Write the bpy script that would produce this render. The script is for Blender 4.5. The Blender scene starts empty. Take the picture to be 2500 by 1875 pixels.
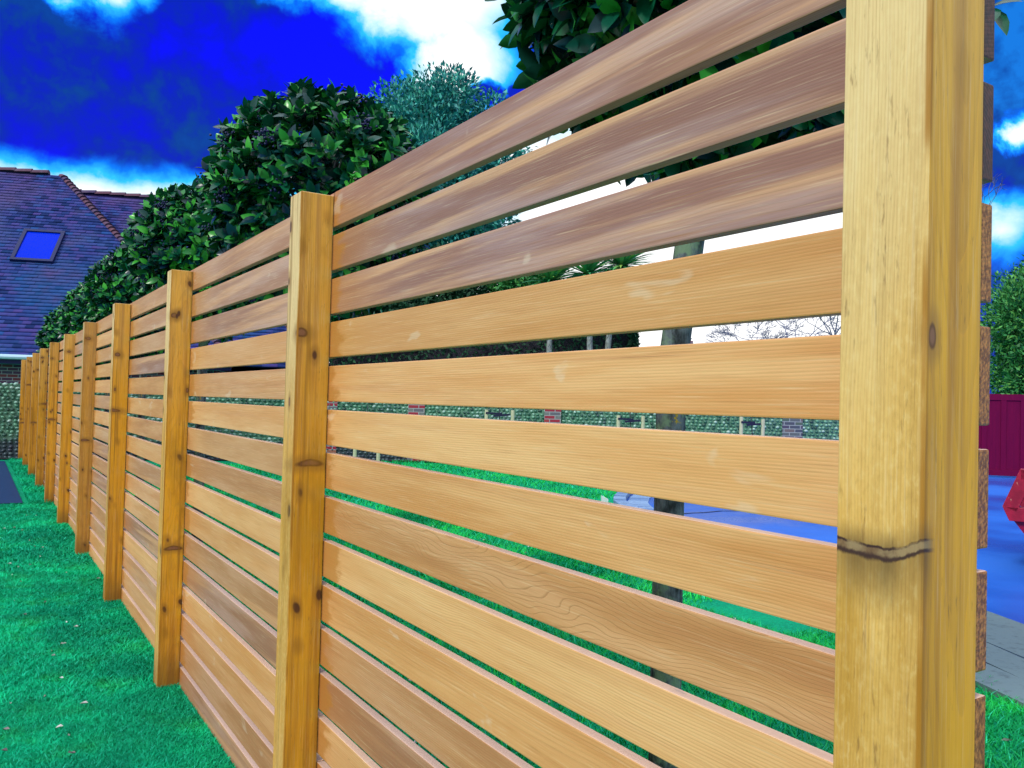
import bpy, bmesh, math, random
import numpy as np
from mathutils import Vector, Matrix
R = math.radians
S = bpy.context.scene
COL = S.collection

# ------------------------------------------------------------------ camera
CAM_X, EYE = -0.8175, 1.315
cam_d = bpy.data.cameras.new('camera'); cam = bpy.data.objects.new('camera', cam_d); COL.objects.link(cam)
_yaw, _pit, _rol = 0.5727, 0.0215, 0.0257
fw = Vector((math.sin(_yaw)*math.cos(_pit), math.cos(_yaw)*math.cos(_pit), math.sin(_pit)))
rt = fw.cross(Vector((0, 0, 1))).normalized(); up = rt.cross(fw)
rt2 = math.cos(_rol)*rt + math.sin(_rol)*up; up2 = -math.sin(_rol)*rt + math.cos(_rol)*up
cam.matrix_world = Matrix(((rt2.x, up2.x, -fw.x, CAM_X), (rt2.y, up2.y, -fw.y, 0), (rt2.z, up2.z, -fw.z, EYE), (0, 0, 0, 1)))
cam_d.sensor_width = 36; cam_d.lens = 36*2032.5/2500; cam_d.clip_end = 2000; cam_d.clip_start = 0.02
S.camera = cam

# ------------------------------------------------------------------ node helper
class NT:
    def __init__(s, nt): s.nt = nt
    def new(s, t, **k):
        n = s.nt.nodes.new(t)
        for a, b in k.items(): setattr(n, a, b)
        return n
    def put(s, sock, v):
        if v is None: return
        if isinstance(v, bpy.types.NodeSocket): s.nt.links.new(v, sock)
        else: sock.default_value = v
    def m(s, op, a, b=None, c=None, clamp=False):
        n = s.new('ShaderNodeMath', operation=op); n.use_clamp = clamp
        s.put(n.inputs[0], a); s.put(n.inputs[1], b)
        if c is not None: s.put(n.inputs[2], c)
        return n.outputs[0]
    def add(s, a, b): return s.m('ADD', a, b)
    def sub(s, a, b): return s.m('SUBTRACT', a, b)
    def mul(s, a, b): return s.m('MULTIPLY', a, b)
    def vm(s, op, a, b=None):
        n = s.new('ShaderNodeVectorMath', operation=op)
        s.put(n.inputs[0], a)
        if b is not None: s.put(n.inputs[1], b)
        return n.outputs['Value'] if op in ('LENGTH', 'DISTANCE', 'DOT_PRODUCT') else n.outputs[0]
    def xyz(s, v):
        n = s.new('ShaderNodeSeparateXYZ'); s.put(n.inputs[0], v); return n.outputs
    def comb(s, x, y, z):
        n = s.new('ShaderNodeCombineXYZ'); s.put(n.inputs[0], x); s.put(n.inputs[1], y); s.put(n.inputs[2], z); return n.outputs[0]
    def noise(s, v, scale=5, detail=3, rough=.5, dist=0, color=False):
        n = s.new('ShaderNodeTexNoise'); s.put(n.inputs['Vector'], v); s.put(n.inputs['Scale'], scale)
        n.inputs['Detail'].default_value = detail; n.inputs['Roughness'].default_value = rough; n.inputs['Distortion'].default_value = dist
        return n.outputs['Color'] if color else n.outputs['Fac']
    def ss(s, v, a, b, lo=0., hi=1.):
        n = s.new('ShaderNodeMapRange', interpolation_type='SMOOTHSTEP'); s.put(n.inputs[0], v)
        s.put(n.inputs[1], a); s.put(n.inputs[2], b); s.put(n.inputs[3], lo); s.put(n.inputs[4], hi); return n.outputs[0]
    def mix(s, f, a, b, blend='MIX'):
        n = s.new('ShaderNodeMix', data_type='RGBA', blend_type=blend); s.put(n.inputs[0], f)
        c = lambda q: q if isinstance(q, bpy.types.NodeSocket) else tuple(q)[:3]+(1,)
        s.put(n.inputs[6], c(a)); s.put(n.inputs[7], c(b)); return n.outputs[2]
    def ramp(s, f, stops, interp='LINEAR'):
        n = s.new('ShaderNodeValToRGB'); s.put(n.inputs[0], f); e = n.color_ramp.elements; n.color_ramp.interpolation = interp
        while len(e) < len(stops): e.new(.5)
        for q, (p, c) in zip(e, stops): q.position = p; q.color = tuple(c)[:3]+(1,)
        return n.outputs[0]
    def attr(s, name, out='Fac'):
        n = s.new('ShaderNodeAttribute', attribute_type='OBJECT'); n.attribute_name = name; return n.outputs[out]
    def obj(s): return s.new('ShaderNodeTexCoord').outputs['Object']
    def island(s): return s.new('ShaderNodeNewGeometry').outputs['Random Per Island']
    def pos(s): return s.new('ShaderNodeNewGeometry').outputs['Position']

# ------------------------------------------------------------------ sky
SUN_AZ, SUN_EL = 252, 38
W = bpy.data.worlds.new('World'); S.world = W; W.use_nodes = True
w = NT(W.node_tree); W.node_tree.nodes.clear()
sky = w.new('ShaderNodeTexSky', sky_type='NISHITA'); sky.sun_disc = False
sky.sun_elevation = R(SUN_EL); sky.sun_rotation = R(SUN_AZ)
d = w.new('ShaderNodeTexCoord').outputs['Generated']
dx, dy, dz = w.xyz(d)
az = w.mul(w.m('ARCTAN2', dx, dy), 57.29578)
el = w.mul(w.m('ARCSINE', dz), 57.29578)
n1 = w.sub(w.noise(d, 7.0, 7, .55, .35), .5)
n2 = w.sub(w.noise(w.vm('ADD', d, (3.1, 1.7, .4)), 3.6, 6, .55, .3), .5)
n3 = w.sub(w.noise(w.vm('ADD', d, (.4, 7.7, 2.4)), 19.0, 7, .6, .3), .5)
n4 = w.sub(w.noise(w.vm('ADD', d, (5.4, 1.7, 6.4)), 16.0, 7, .58, .2), .5)
waz = w.add(az, w.add(w.mul(n1, 6.0), w.mul(n3, 4.6)))          # ragged cloud edges
wel = w.add(el, w.add(w.mul(n2, 1.6), w.mul(n4, 3.4)))
def blob(a, e, ra, re, amp=1.0):
    qa = w.mul(w.sub(waz, a), 1/ra); qe = w.mul(w.sub(wel, e), 1/re)
    dd = w.m('SQRT', w.add(w.mul(qa, qa), w.mul(qe, qe)))
    return w.mul(w.sub(1, dd), amp)
field = blob(26.4, 26.4, 8.0, 4.4, 1.3)
for b in [(28.4, 22.4, 5.0, 3.6, 1.15), (20.5, 26.6, 5.0, 2.4), (25.6, 20.2, 1.9, 1.7, .8), (5.7, 23.6, 1.7, 1.9, .62), (7.5, 24.2, 1.5, 1.2, .6), (64.1, 16.3, 1.5, 1.3, 1.0), (48, 11, 12, 9.0, 1.5), (38, 14.5, 11, 6.5, 1.3), (63.4, 11.3, 2.4, 1.7, .52)]:
    field = w.m('MAXIMUM', field, blob(*b))
low = w.mul(w.sub(13.75, w.add(el, w.mul(n4, 2.2))), .36)                              # bright break along the horizon
low = w.sub(low, w.ss(az, 56, 60, 0, 5.0))
field = w.m('MAXIMUM', field, low)
field = w.add(field, w.add(w.mul(n3, .55), w.mul(n1, .35)))
for b in [(30.6, 20.2, 1.7, 1.2, 1.1), (33.6, 19.6, 1.6, 1.3, 1.1), (26.4, 20.0, 1.3, .8, .8)]:
    field = w.sub(field, w.m('MAXIMUM', blob(*b), 0))
da = w.mul(w.sub(az, 19.0), 1/11.5); de = w.mul(w.sub(el, 21.0), 1/6.0)
far_ = w.m('MINIMUM', w.m('SQRT', w.add(w.mul(da, da), w.mul(de, de))), .95)
dk = w.add(w.mul(far_, .50), w.add(w.mul(n2, 2.3), w.add(w.mul(n1, 1.5), w.add(w.mul(n3, .95), w.mul(n4, .6)))))
dark = w.ramp(dk, [(.05, (.0, .001, .95)), (.25, (.0, .005, .66)), (.42, (.0, .016, .46)), (.58, (.0, .045, .32)), (.76, (.0, .062, .38)), (1.0, (.005, .19, .75))])
cl = w.ramp(w.m('MULTIPLY_ADD', field, .5, .5), [(.36, (.0, .05, .95)), (.50, (.0, .20, .98)), (.60, (.03, .58, 1.05)), (.72, (.72, 1.0, 1.12)), (.86, (1.25, 1.25, 1.25))])
fm = w.ss(w.m('MULTIPLY_ADD', field, .5, .5), .36, .52)
cloud = w.mix(fm, dark, cl)
# away from this storm cloud the overcast is pale and neutral
away = w.ss(w.m('ABSOLUTE', w.sub(az, 30)), 46, 85)
away = w.m('MAXIMUM', away, w.ss(el, 33, 55))
pale = w.mix(w.ss(w.add(n1, n2), -.2, .3), (.50, .56, .66), (.90, .88, .88))
pale = w.mix(w.ss(el, 15, 75), pale, w.mix(w.ss(w.add(n1, n2), -.2, .3), (1.35, 1.5, 1.75), (2.05, 2.05, 2.05)))
cloud = w.mix(away, cloud, pale)
b1 = w.new('ShaderNodeBackground'); w.put(b1.inputs[0], sky.outputs[0]); b1.inputs[1].default_value = .1
b2 = w.new('ShaderNodeBackground'); w.put(b2.inputs[0], cloud); b2.inputs[1].default_value = 1.0
mx = w.new('ShaderNodeMixShader'); mx.inputs[0].default_value = .97
w.nt.links.new(b1.outputs[0], mx.inputs[1]); w.nt.links.new(b2.outputs[0], mx.inputs[2])
wo = w.new('ShaderNodeOutputWorld'); w.nt.links.new(mx.outputs[0], wo.inputs[0])

# ------------------------------------------------------------------ sun, exposure
sd = bpy.data.lights.new('sun', 'SUN'); sd.energy = 2.0; sd.angle = R(9); sd.color = (1, .95, .86)
sun = bpy.data.objects.new('sun', sd); COL.objects.link(sun)
sv = Vector((math.sin(R(SUN_AZ))*math.cos(R(SUN_EL)), math.cos(R(SUN_AZ))*math.cos(R(SUN_EL)), math.sin(R(SUN_EL))))
sun.rotation_euler = sv.to_track_quat('Z', 'Y').to_euler()
S.view_settings.view_transform = 'Standard'; S.view_settings.look = 'None'
S.view_settings.exposure = 0.12; S.view_settings.gamma = 1.0; S.view_settings.use_curve_mapping = False
S.render.engine = 'CYCLES'
S.cycles.use_denoising = True
S.cycles.max_bounces = 6; S.cycles.transparent_max_bounces = 8

# ------------------------------------------------------------------ material helper
def mat(name, build=None, color=None, rough=.6, spec=.3, metal=0.0):
    m = bpy.data.materials.new(name); m.use_nodes = True
    t = NT(m.node_tree); bs = m.node_tree.nodes['Principled BSDF']
    bs.inputs['Roughness'].default_value = rough; bs.inputs['Specular IOR Level'].default_value = spec
    bs.inputs['Metallic'].default_value = metal
    if color: bs.inputs['Base Color'].default_value = tuple(color)+(1,)
    if build: build(t, bs)
    return m
def bump(t, bs, h, strength=.3, dist=.01):
    b = t.new('ShaderNodeBump'); b.inputs['Strength'].default_value = strength; b.inputs['Distance'].default_value = dist
    t.put(b.inputs['Height'], h); t.put(bs.inputs['Normal'], b.outputs[0])

def cedar(post):
    def f(t, bs):
        o = t.obj(); x, y, z = t.xyz(o)
        if post: L, A, B = z, x, y            # grain runs along z
        else:    L, A, B = y, x, z
        sd_ = t.attr('grain')                  # one number per board: where in the log it was cut
        tone = t.attr('tone'); fig = t.attr('figure')
        h1 = t.m('FRACT', t.mul(sd_, 7.13)); h2 = t.m('FRACT', t.mul(sd_, 13.71)); h3 = t.m('FRACT', t.mul(sd_, 29.3))
        off = t.mul(sd_, 17.7)
        # growth rings round a log axis that leans a little through the board
        lw = t.comb(t.mul(A, 5), t.add(t.mul(L, 1.5), off), t.mul(B, 5))
        wob = t.sub(t.noise(lw, 1.0, 3, .55), .5)
        lw2 = t.comb(t.mul(A, 14), t.add(t.mul(L, 5.5), off), t.mul(B, 14))
        wob2 = t.sub(t.noise(lw2, 1.0, 2, .5), .5)
        ca = t.add(A, t.m('MULTIPLY_ADD', h1, .10, .012))
        lean = t.mul(L, t.m('MULTIPLY_ADD', h3, .05, -.025))
        cb = t.add(t.add(B, t.m('MULTIPLY_ADD', h2, .36, -.23)), t.add(lean, t.mul(fig, t.add(t.mul(wob, .20), t.mul(wob2, .022)))))
        rad = t.m('SQRT', t.add(t.mul(ca, ca), t.mul(cb, cb)))
        ring = t.m('FRACT', t.add(t.mul(rad, 300 if post else t.m('MULTIPLY_ADD', fig, -85, 250)), t.mul(wob2, .8)))
        line = t.mul(t.ss(ring, t.m('MULTIPLY_ADD', fig, .45, .30), .93), t.ss(ring, 1.0, .95))
        patch = t.noise(t.comb(t.mul(A, 10), t.add(t.mul(L, 1.3), off), t.mul(B, 16)), 1.0, 4, .55)
        fib = t.noise(t.comb(t.mul(A, 300), t.add(t.mul(L, 6), off), t.mul(B, 300)), 1.0, 4, .65)
        streak = t.noise(t.comb(t.mul(A, 30), t.add(t.mul(L, .9), off), t.mul(B, 42)), 1.0, 3, .6)
        if post:
            c0 = t.mix(t.ss(patch, .3, .7), (.62, .315, .060), (.82, .485, .145))
            c0 = t.mix(t.mul(t.ss(streak, .47, .66), .45), c0, (.42, .20, .03))
            mot = t.noise(t.comb(t.mul(A, 130), t.mul(B, 130), t.add(t.mul(L, 70), off)), 1.0, 3, .6)
            c0 = t.mix(t.mul(t.ss(mot, .50, .70), .30), c0, (.44, .23, .05)); c0 = t.mix(t.mul(t.ss(mot, .50, .32), .30), c0, (.92, .66, .30))
            dk = (.30, .13, .030)
            gold = t.noise(t.comb(t.mul(A, 5), t.mul(B, 5), t.add(t.mul(L, 1.6), off)), 1.0, 3, .5)
            pny = t.ss(t.m('ABSOLUTE', t.xyz(t.new('ShaderNodeTexCoord').outputs['Normal'])[1]), .6, .95)   # end-side faces take a deeper gold
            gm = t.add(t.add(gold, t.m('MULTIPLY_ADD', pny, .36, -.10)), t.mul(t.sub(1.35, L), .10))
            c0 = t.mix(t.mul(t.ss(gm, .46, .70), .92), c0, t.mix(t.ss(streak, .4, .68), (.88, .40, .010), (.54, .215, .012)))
            wl = t.add(t.mul(t.sub(L, 1.25), 1.1), t.mul(t.sub(gold, .5), 1.2))        # near faces paler towards the top
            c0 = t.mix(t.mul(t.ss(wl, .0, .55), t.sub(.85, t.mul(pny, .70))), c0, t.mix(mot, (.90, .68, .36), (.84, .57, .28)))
            c0 = t.mix(tone, c0, t.mix(.5, (.34, .175, .085), c0))
        else:
            c0 = t.mix(t.ss(patch, .32, .68), (.72, .322, .110), (.85, .472, .215))
            c0 = t.mix(t.mul(t.ss(streak, .50, .68), .6), c0, (.70, .325, .14))
            bv = t.m('FRACT', t.mul(sd_, 3.37)); c0 = t.mix(t.mul(t.ss(bv, .45, 1.0), .55), c0, (.58, .27, .075)); c0 = t.mix(t.mul(t.ss(bv, .4, .0), .35), c0, (.88, .56, .27))
            band = t.noise(t.comb(t.mul(A, 12), t.add(t.mul(L, .6), off), t.add(t.mul(B, 24), t.mul(L, .7))), 1.0, 4, .55)
            m0 = t.mix(t.ss(band, .44, .66), (.28, .130, .105), (.64, .35, .20))
            m0 = t.mix(t.mul(t.ss(patch, .42, .66), .6), m0, (.44, .30, .33))
            m0 = t.mix(t.ss(L, 1.25, 1.62, 0, .65), m0, (.42, .175, .085))
            c0 = t.mix(t.attr('deep'), c0, t.mix(t.ss(patch, .35, .65), (.45, .180, .060), (.62, .285, .105)))
            c0 = t.mix(tone, c0, m0)
            dk = (.34, .150, .055)
        c = t.mix(t.mul(line, .16 if post else t.m('MULTIPLY_ADD', fig, .44, t.m('MULTIPLY_ADD', patch, .34, -.10))), c0, dk)
        c = t.mix(t.mul(t.ss(fib, .50, .80), .42), c, dk)
        hair = t.noise(t.comb(t.mul(A, 420), t.add(t.mul(L, 2.2), off), t.mul(B, 420)), 1.0, 2, .5)
        c = t.mix(t.mul(t.ss(hair, .62, .72), t.mul(t.ss(streak, .38, .6), .5)), c, dk)
        c = t.mix(t.mul(t.ss(fib, .48, .25), .30), c, (.90, .68, .44))
        # dark flecks
        fl = t.noise(t.comb(t.mul(A, 45), t.add(t.mul(L, 9), off), t.mul(B, 110)), 1.0, 2, .5)
        c = t.mix(t.mul(t.ss(fl, .76, .80), .3 if post else .65), c, (.13, .05, .02))
        if not post:
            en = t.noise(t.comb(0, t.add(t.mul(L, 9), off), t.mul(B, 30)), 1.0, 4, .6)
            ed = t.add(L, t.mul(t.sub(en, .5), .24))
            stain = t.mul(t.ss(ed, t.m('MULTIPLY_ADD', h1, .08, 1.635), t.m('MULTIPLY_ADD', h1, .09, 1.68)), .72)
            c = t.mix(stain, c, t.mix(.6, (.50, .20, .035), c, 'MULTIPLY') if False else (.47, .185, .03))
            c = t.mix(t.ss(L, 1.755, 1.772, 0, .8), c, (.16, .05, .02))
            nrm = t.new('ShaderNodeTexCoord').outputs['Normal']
            nz = t.xyz(nrm)[2]; c = t.mix(t.ss(nz, .75, .95, 0, .5), c, (.88, .70, .60)); c = t.mix(t.ss(nz, -.75, -.95, 0, .6), c, (.16, .062, .025))   # sky light on top edges and shade on undersides, painted into the colour
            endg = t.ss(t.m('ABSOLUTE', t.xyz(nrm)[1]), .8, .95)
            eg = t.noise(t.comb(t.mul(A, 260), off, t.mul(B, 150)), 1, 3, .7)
            c = t.mix(endg, c, t.mix(t.ss(tone, .5, .9), t.mix(t.ss(eg, .35, .7), (.17, .052, .012), (.62, .235, .06)), t.mix(t.ss(eg, .35, .7), (.025, .010, .012), (.10, .030, .025))))  # oil-soaked end grain plus painted shade, near black on mauve boards
            # pale dried smears and old drip marks
            sm = t.noise(t.comb(t.add(off, 3), t.mul(L, 5), t.mul(B, 13)), 1.0, 3, .5, .6)
            c = t.mix(t.mul(t.ss(sm, .665, .73), .28), c, (.80, .68, .55))
        else:
            kd = None
            for nm, ra, rl in (('knot_a', .017, .013), ('knot_b', .006, .012), ('knot_c', .042, .011)):
                v = t.vm('SUBTRACT', o, t.attr(nm, 'Vector')); kx, ky, kz = t.xyz(v)
                lat = t.m('SQRT', t.add(t.mul(kx, kx), t.mul(ky, ky)))
                q = t.m('SQRT', t.add(t.m('POWER', t.mul(lat, 1/ra), 2), t.m('POWER', t.mul(t.add(kz, t.mul(lat, .12)), 1/rl), 2)))
                q = t.add(q, t.mul(wob2, .9))
                kd = q if kd is None else t.m('MINIMUM', kd, q)
            halo = t.ss(kd, 3.2, .9); core = t.ss(kd, 1.15, .75); heart = t.ss(kd, .8, .35)
            c = t.mix(t.mul(halo, .6), c, (.30, .135, .03))
            c = t.mix(t.mul(core, .85), c, (.10, .032, .014))
            c = t.mix(t.mul(heart, .75), c, (.30, .13, .075))
            vo = t.new('ShaderNodeTexVoronoi'); t.put(vo.inputs['Vector'], t.comb(t.add(t.mul(A, 13), t.mul(wob2, .5)), t.mul(B, 13), t.add(t.add(t.mul(L, 8), t.mul(A, 3)), off))); vo.inputs['Scale'].default_value = 1
            vd = t.add(vo.outputs['Distance'], t.mul(wob, .10))
            far_p = t.ss(t.attr('seam'), 3, 5)                      # the clean near post has no small knots
            c = t.mix(t.mul(t.mul(t.ss(vd, .34, .12), far_p), .55), c, (.30, .125, .02))
            c = t.mix(t.mul(t.mul(t.ss(vd, .15, .09), far_p), .9), c, (.075, .024, .016))
            # resin streaks, and darker towards the foot
            rs = t.noise(t.comb(t.mul(A, 34), t.mul(B, 34), t.add(t.mul(L, .9), off)), 1.0, 3, .55)
            c = t.mix(t.mul(t.mul(t.ss(rs, .56, .66), far_p), .6), c, (.27, .115, .012))
            c = t.mix(t.mul(t.ss(t.add(L, t.mul(wob2, .12)), .20, .02), .6), c, (.17, .075, .02))
            # wet stains running round and down the post
            st = t.noise(t.comb(t.mul(A, 8), t.mul(B, 8), t.add(t.mul(L, 2.1), off)), 1.0, 4, .6)
            c = t.mix(t.mul(t.ss(st, .55, .68), .40), c, (.44, .20, .008))
            spk = t.noise(t.comb(t.mul(A, 210), t.mul(B, 210), t.add(t.mul(L, 34), off)), 1.0, 3, .6)
            msk = t.noise(t.comb(t.mul(A, 25), t.mul(B, 25), t.add(t.mul(L, 6), off)), 1.0, 2, .5)
            c = t.mix(t.mul(t.mul(t.ss(spk, .56, .74), t.ss(msk, .44, .62)), .6), c, (.22, .10, .03))
            # oil gathered along the arris between the two near faces
            arr = t.mul(t.ss(t.add(x, .0928), .0062, .0028), t.ss(y, .0062, .0028))
            c = t.mix(t.mul(arr, t.ss(msk, .30, .55)), c, (.40, .165, .015))
            # a bark seam running right across one post, smoke-dark beneath
            zc = t.add(t.attr('seam'), t.add(t.mul(t.m('POWER', t.sub(y, .034), 2), .9), t.ss(y, .034, -.006, 0, .013)))
            rag = t.sub(t.noise(t.comb(t.mul(x, 20), t.mul(y, 95), t.mul(z, 40)), 1.0, 4, .65), .5)
            rg2 = t.sub(t.noise(t.comb(t.mul(x, 20), t.add(t.mul(y, 32), 7), t.mul(z, 30)), 1.0, 4, .65), .5)
            dzz = t.sub(z, t.add(zc, t.mul(rag, .006)))
            fr = t.ss(x, -.072, -.088)
            smoke = t.mul(t.ss(dzz, -.075, -.006), t.ss(dzz, .030, .0))
            c = t.mix(t.mul(fr, t.mul(smoke, t.m('MULTIPLY_ADD', msk, 1.2, .05))), c, (.13, .070, .025))
            e1 = t.mul(t.ss(t.m('ABSOLUTE', t.sub(dzz, .0050)), .0022, .0005), t.ss(rg2, -.16, .06)); e2 = t.mul(t.ss(t.m('ABSOLUTE', t.add(dzz, .0050)), t.m('MULTIPLY_ADD', rg2, .011, .0040), .0006), .95)
            mid = t.mul(t.ss(dzz, -.007, -.004), t.ss(dzz, .0065, .004))
            c = t.mix(t.mul(fr, t.mul(mid, .75)), c, t.mix(t.ss(rg2, -.1, .15), (.33, .22, .13), (.13, .06, .045)))
            c = t.mix(t.mul(fr, t.m('MAXIMUM', e1, e2)), c, (.045, .014, .016))
        t.put(bs.inputs['Base Color'], c)
        t.put(bs.inputs['Roughness'], t.m('MULTIPLY_ADD', fib, .22, .40 if post else .33))
        bump(t, bs, t.add(t.mul(fib, .6), t.mul(line, -.5)), .22, .0016)
        bs.inputs['Specular IOR Level'].default_value = .38 if post else .42
    return f
M = {}
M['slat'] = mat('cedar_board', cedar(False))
M['post'] = mat('cedar_post', cedar(True))

def m_lawn(t, bs):
    p = t.pos()
    a = t.noise(p, 1.1, 4, .6); b = t.noise(p, 38, 3, .6); c = t.noise(p, 170, 2, .6)
    col = t.mix(t.ss(a, .3, .7), (.003, .38, .22), (.006, .56, .26))
    col = t.mix(t.ss(t.add(t.mul(b, .6), t.mul(c, .4)), .35, .62, .30, 0), col, (.002, .06, .03))
    t.put(bs.inputs['Base Color'], col); bump(t, bs, t.add(b, c), .8, .03)
M['lawn'] = mat('lawn_ground', m_lawn, rough=.9, spec=.1)
def m_grass(t, bs):
    p = t.pos(); r = t.island(); x, y, z = t.xyz(p)
    a = t.noise(p, 1.0, 4, .6); f = t.noise(p, 4.5, 3, .6)
    far = t.ss(x, -.3, .6)
    c1 = t.mix(t.ss(a, .3, .7), (.002, .42, .24), (.010, .76, .35))
    c2 = t.mix(t.ss(a, .3, .7), (.006, .46, .085), (.030, .72, .10))
    c = t.mix(far, c1, c2)
    c = t.mix(t.ss(f, .48, .70, 0, .6), c, (.025, .48, .10))
    pt = t.noise(p, 2.3, 5, .62); c = t.mix(t.ss(pt, .42, .62, .55, 0), c, (.003, .19, .11)); c = t.mix(t.ss(r, .0, .35, .35, 0), c, (.002, .10, .06))
    c = t.mix(t.ss(r, .86, 1.0, 0, .6), c, (.05, .72, .55))
    t.put(bs.inputs['Base Color'], c)
M['grass'] = mat('grass_blade', m_grass, rough=.6, spec=.06)

def m_leaf(dark, mid, light, rough=.32):
    def f(t, bs):
        r = t.island(); p = t.pos(); n = t.noise(p, 3.2, 2, .5)
        k = t.add(t.mul(r, .75), t.mul(n, .35))
        c = t.ramp(k, [(.16, dark), (.62, mid), (.96, light)])
        fc = t.new('ShaderNodeNewGeometry').outputs['Backfacing']
        c = t.mix(t.mul(fc, .35), c, tuple(min(1, q*1.6+.02) for q in mid))
        t.put(bs.inputs['Base Color'], c)
        bs.inputs['Subsurface Weight'].default_value = 0
    return mat('leaf', f, rough=rough, spec=.32)
M['privet'] = m_leaf((.001, .018, .045), (.004, .095, .042), (.060, .42, .040), .27)
M['oak'] = m_leaf((.006, .085, .13), (.025, .27, .26), (.13, .56, .42), .5)
M['conifer'] = m_leaf((.004, .030, .018), (.008, .06, .028), (.02, .11, .04), .6)
M['bush'] = m_leaf((.010, .090, .040), (.030, .22, .050), (.16, .44, .08), .5)
M['palm'] = m_leaf((.02, .16, .07), (.06, .34, .12), (.36, .55, .10), .4)
def m_bark(base, lich, bl):
    def f(t, bs):
        o = t.obj(); x, y, z = t.xyz(o)
        a = t.noise(t.comb(t.mul(x, 40), t.mul(y, 40), t.mul(z, 14)), 1, 4, .65)
        b = t.noise(o, 9, 4, .6); e = t.noise(t.vm('ADD', o, (4, 1, 7)), 15, 4, .65)
        c = t.mix(t.ss(a, .32, .66), tuple(q*.22 for q in base), tuple(q*1.25 for q in base))
        c = t.mix(t.mul(t.ss(b, .48, .56, 0, .85), t.ss(e, .38, .56)), c, lich)
        c = t.mix(t.ss(e, .66, .70, 0, .9), c, bl)
        t.put(bs.inputs['Base Color'], c); bump(t, bs, a, .6, .008)
    return mat('bark', f, rough=.85, spec=.15)
M['bark'] = m_bark((.105, .135, .16), (.16, .27, .17), (.36, .27, .015))
M['twig'] = m_bark((.06, .07, .09), (.05, .08, .06), (.08, .08, .08))
M['baretwig'] = mat('bare_twig', color=(.085, .10, .22), rough=.8)
M['berry'] = mat('berry_skin', color=(.006, .010, .085), rough=.4, spec=.4)
M['palmtrunk'] = m_bark((.28, .31, .33), (.22, .24, .22), (.15, .15, .15))

def m_flint(t, bs):
    r = t.island(); p = t.pos(); x, y, z = t.xyz(p)
    c = t.ramp(r, [(0, (.02, .06, .06)), (.35, (.055, .19, .14)), (.6, (.12, .33, .22)), (.85, (.24, .46, .37)), (1, (.46, .64, .62))])
    n = t.noise(p, .7, 3, .5)
    c = t.mix(t.ss(n, .5, .66, 0, .45), c, (.26, .32, .42))
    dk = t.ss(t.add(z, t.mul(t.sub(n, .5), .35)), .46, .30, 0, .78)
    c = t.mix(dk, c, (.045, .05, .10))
    t.put(bs.inputs['Base Color'], c)
M['flint'] = mat('flint_cobble', m_flint, rough=.42, spec=.5)
def m_mortar(t, bs):
    p = t.pos(); n = t.noise(p, 14, 4, .6); x, y, z = t.xyz(p)
    c = t.mix(t.ss(n, .3, .7), (.07, .19, .13), (.18, .33, .25))
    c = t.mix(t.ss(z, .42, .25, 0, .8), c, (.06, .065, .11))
    t.put(bs.inputs['Base Color'], c); bump(t, bs, n, .5, .01)
M['mortar'] = mat('lime_mortar', m_mortar, rough=.9, spec=.1)
def m_brick(pal, sy=.075, sx=.225):
    def f(t, bs):
        o = t.obj(); x, y, z = t.xyz(o)
        n = t.new('ShaderNodeTexBrick'); t.put(n.inputs['Vector'], t.comb(t.add(x, y), z, 0))
        n.inputs['Scale'].default_value = 1; n.inputs['Brick Width'].default_value = sx; n.inputs['Row Height'].default_value = sy
        n.inputs['Mortar Size'].default_value = .008; n.inputs['Mortar Smooth'].default_value = .1; n.inputs['Bias'].default_value = 0
        n.inputs['Color1'].default_value = (0, 0, 0, 1); n.inputs['Color2'].default_value = (1, 1, 1, 1); n.inputs['Mortar'].default_value = (.5, .5, .5, 1)
        k = t.ramp(n.outputs['Color'], pal, 'CONSTANT')
        g = t.noise(o, 30, 3, .6)
        c = t.mix(n.outputs['Fac'], t.mix(t.mul(g, .6), k, (.12, .06, .07)), (.34, .37, .42))
        t.put(bs.inputs['Base Color'], c)
        bump(t, bs, t.sub(t.mul(g, .3), n.outputs['Fac']), .6, .008)
    return mat('brickwork', f, rough=.85, spec=.15)
M['brick_pier'] = m_brick([(0, (.40, .025, .06)), (.3, (.14, .17, .22)), (.5, (.44, .05, .06)), (.72, (.42, .17, .11)), (.88, (.20, .24, .25))])
M['brick_dark'] = m_brick([(0, (.06, .10, .16)), (.3, (.12, .17, .20)), (.5, (.07, .08, .16)), (.72, (.18, .16, .18)), (.88, (.08, .16, .14))])
M['brick_house'] = m_brick([(0, (.10, .05, .13)), (.3, (.20, .03, .08)), (.55, (.07, .07, .15)), (.75, (.22, .05, .07))])

def m_tile(t, bs):
    r = t.island(); p = t.pos(); x, y, z = t.xyz(p)
    n = t.noise(p, .55, 4, .6); n2 = t.noise(p, 9, 3, .6)
    c = t.ramp(r, [(0, (.006, .022, .12)), (.35, (.022, .045, .23)), (.7, (.065, .050, .25)), (1, (.016, .075, .30))])
    c = t.mix(t.ss(n, .46, .62, 0, .65), c, (.010, .085, .28))
    c = t.mix(t.ss(t.add(n, t.mul(t.sub(z, 5), .06)), .50, .74, 0, .5), c, (.15, .055, .17))
    c = t.mix(t.ss(n2, .55, .75, 0, .35), c, (.008, .012, .075))
    t.put(bs.inputs['Base Color'], c)
M['tile'] = mat('clay_tile', m_tile, rough=.7, spec=.12)
def m_ridge(t, bs):
    r = t.island(); p = t.pos(); n = t.noise(p, 5, 4, .6)
    c = t.ramp(r, [(0, (.075, .032, .075)), (.5, (.12, .046, .075)), (1, (.05, .038, .12))])
    c = t.mix(t.ss(n, .5, .7, 0, .6), c, (.12, .085, .15))
    t.put(bs.inputs['Base Color'], c)
M['ridge'] = mat('ridge_tile', m_ridge, rough=.7)
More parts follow.
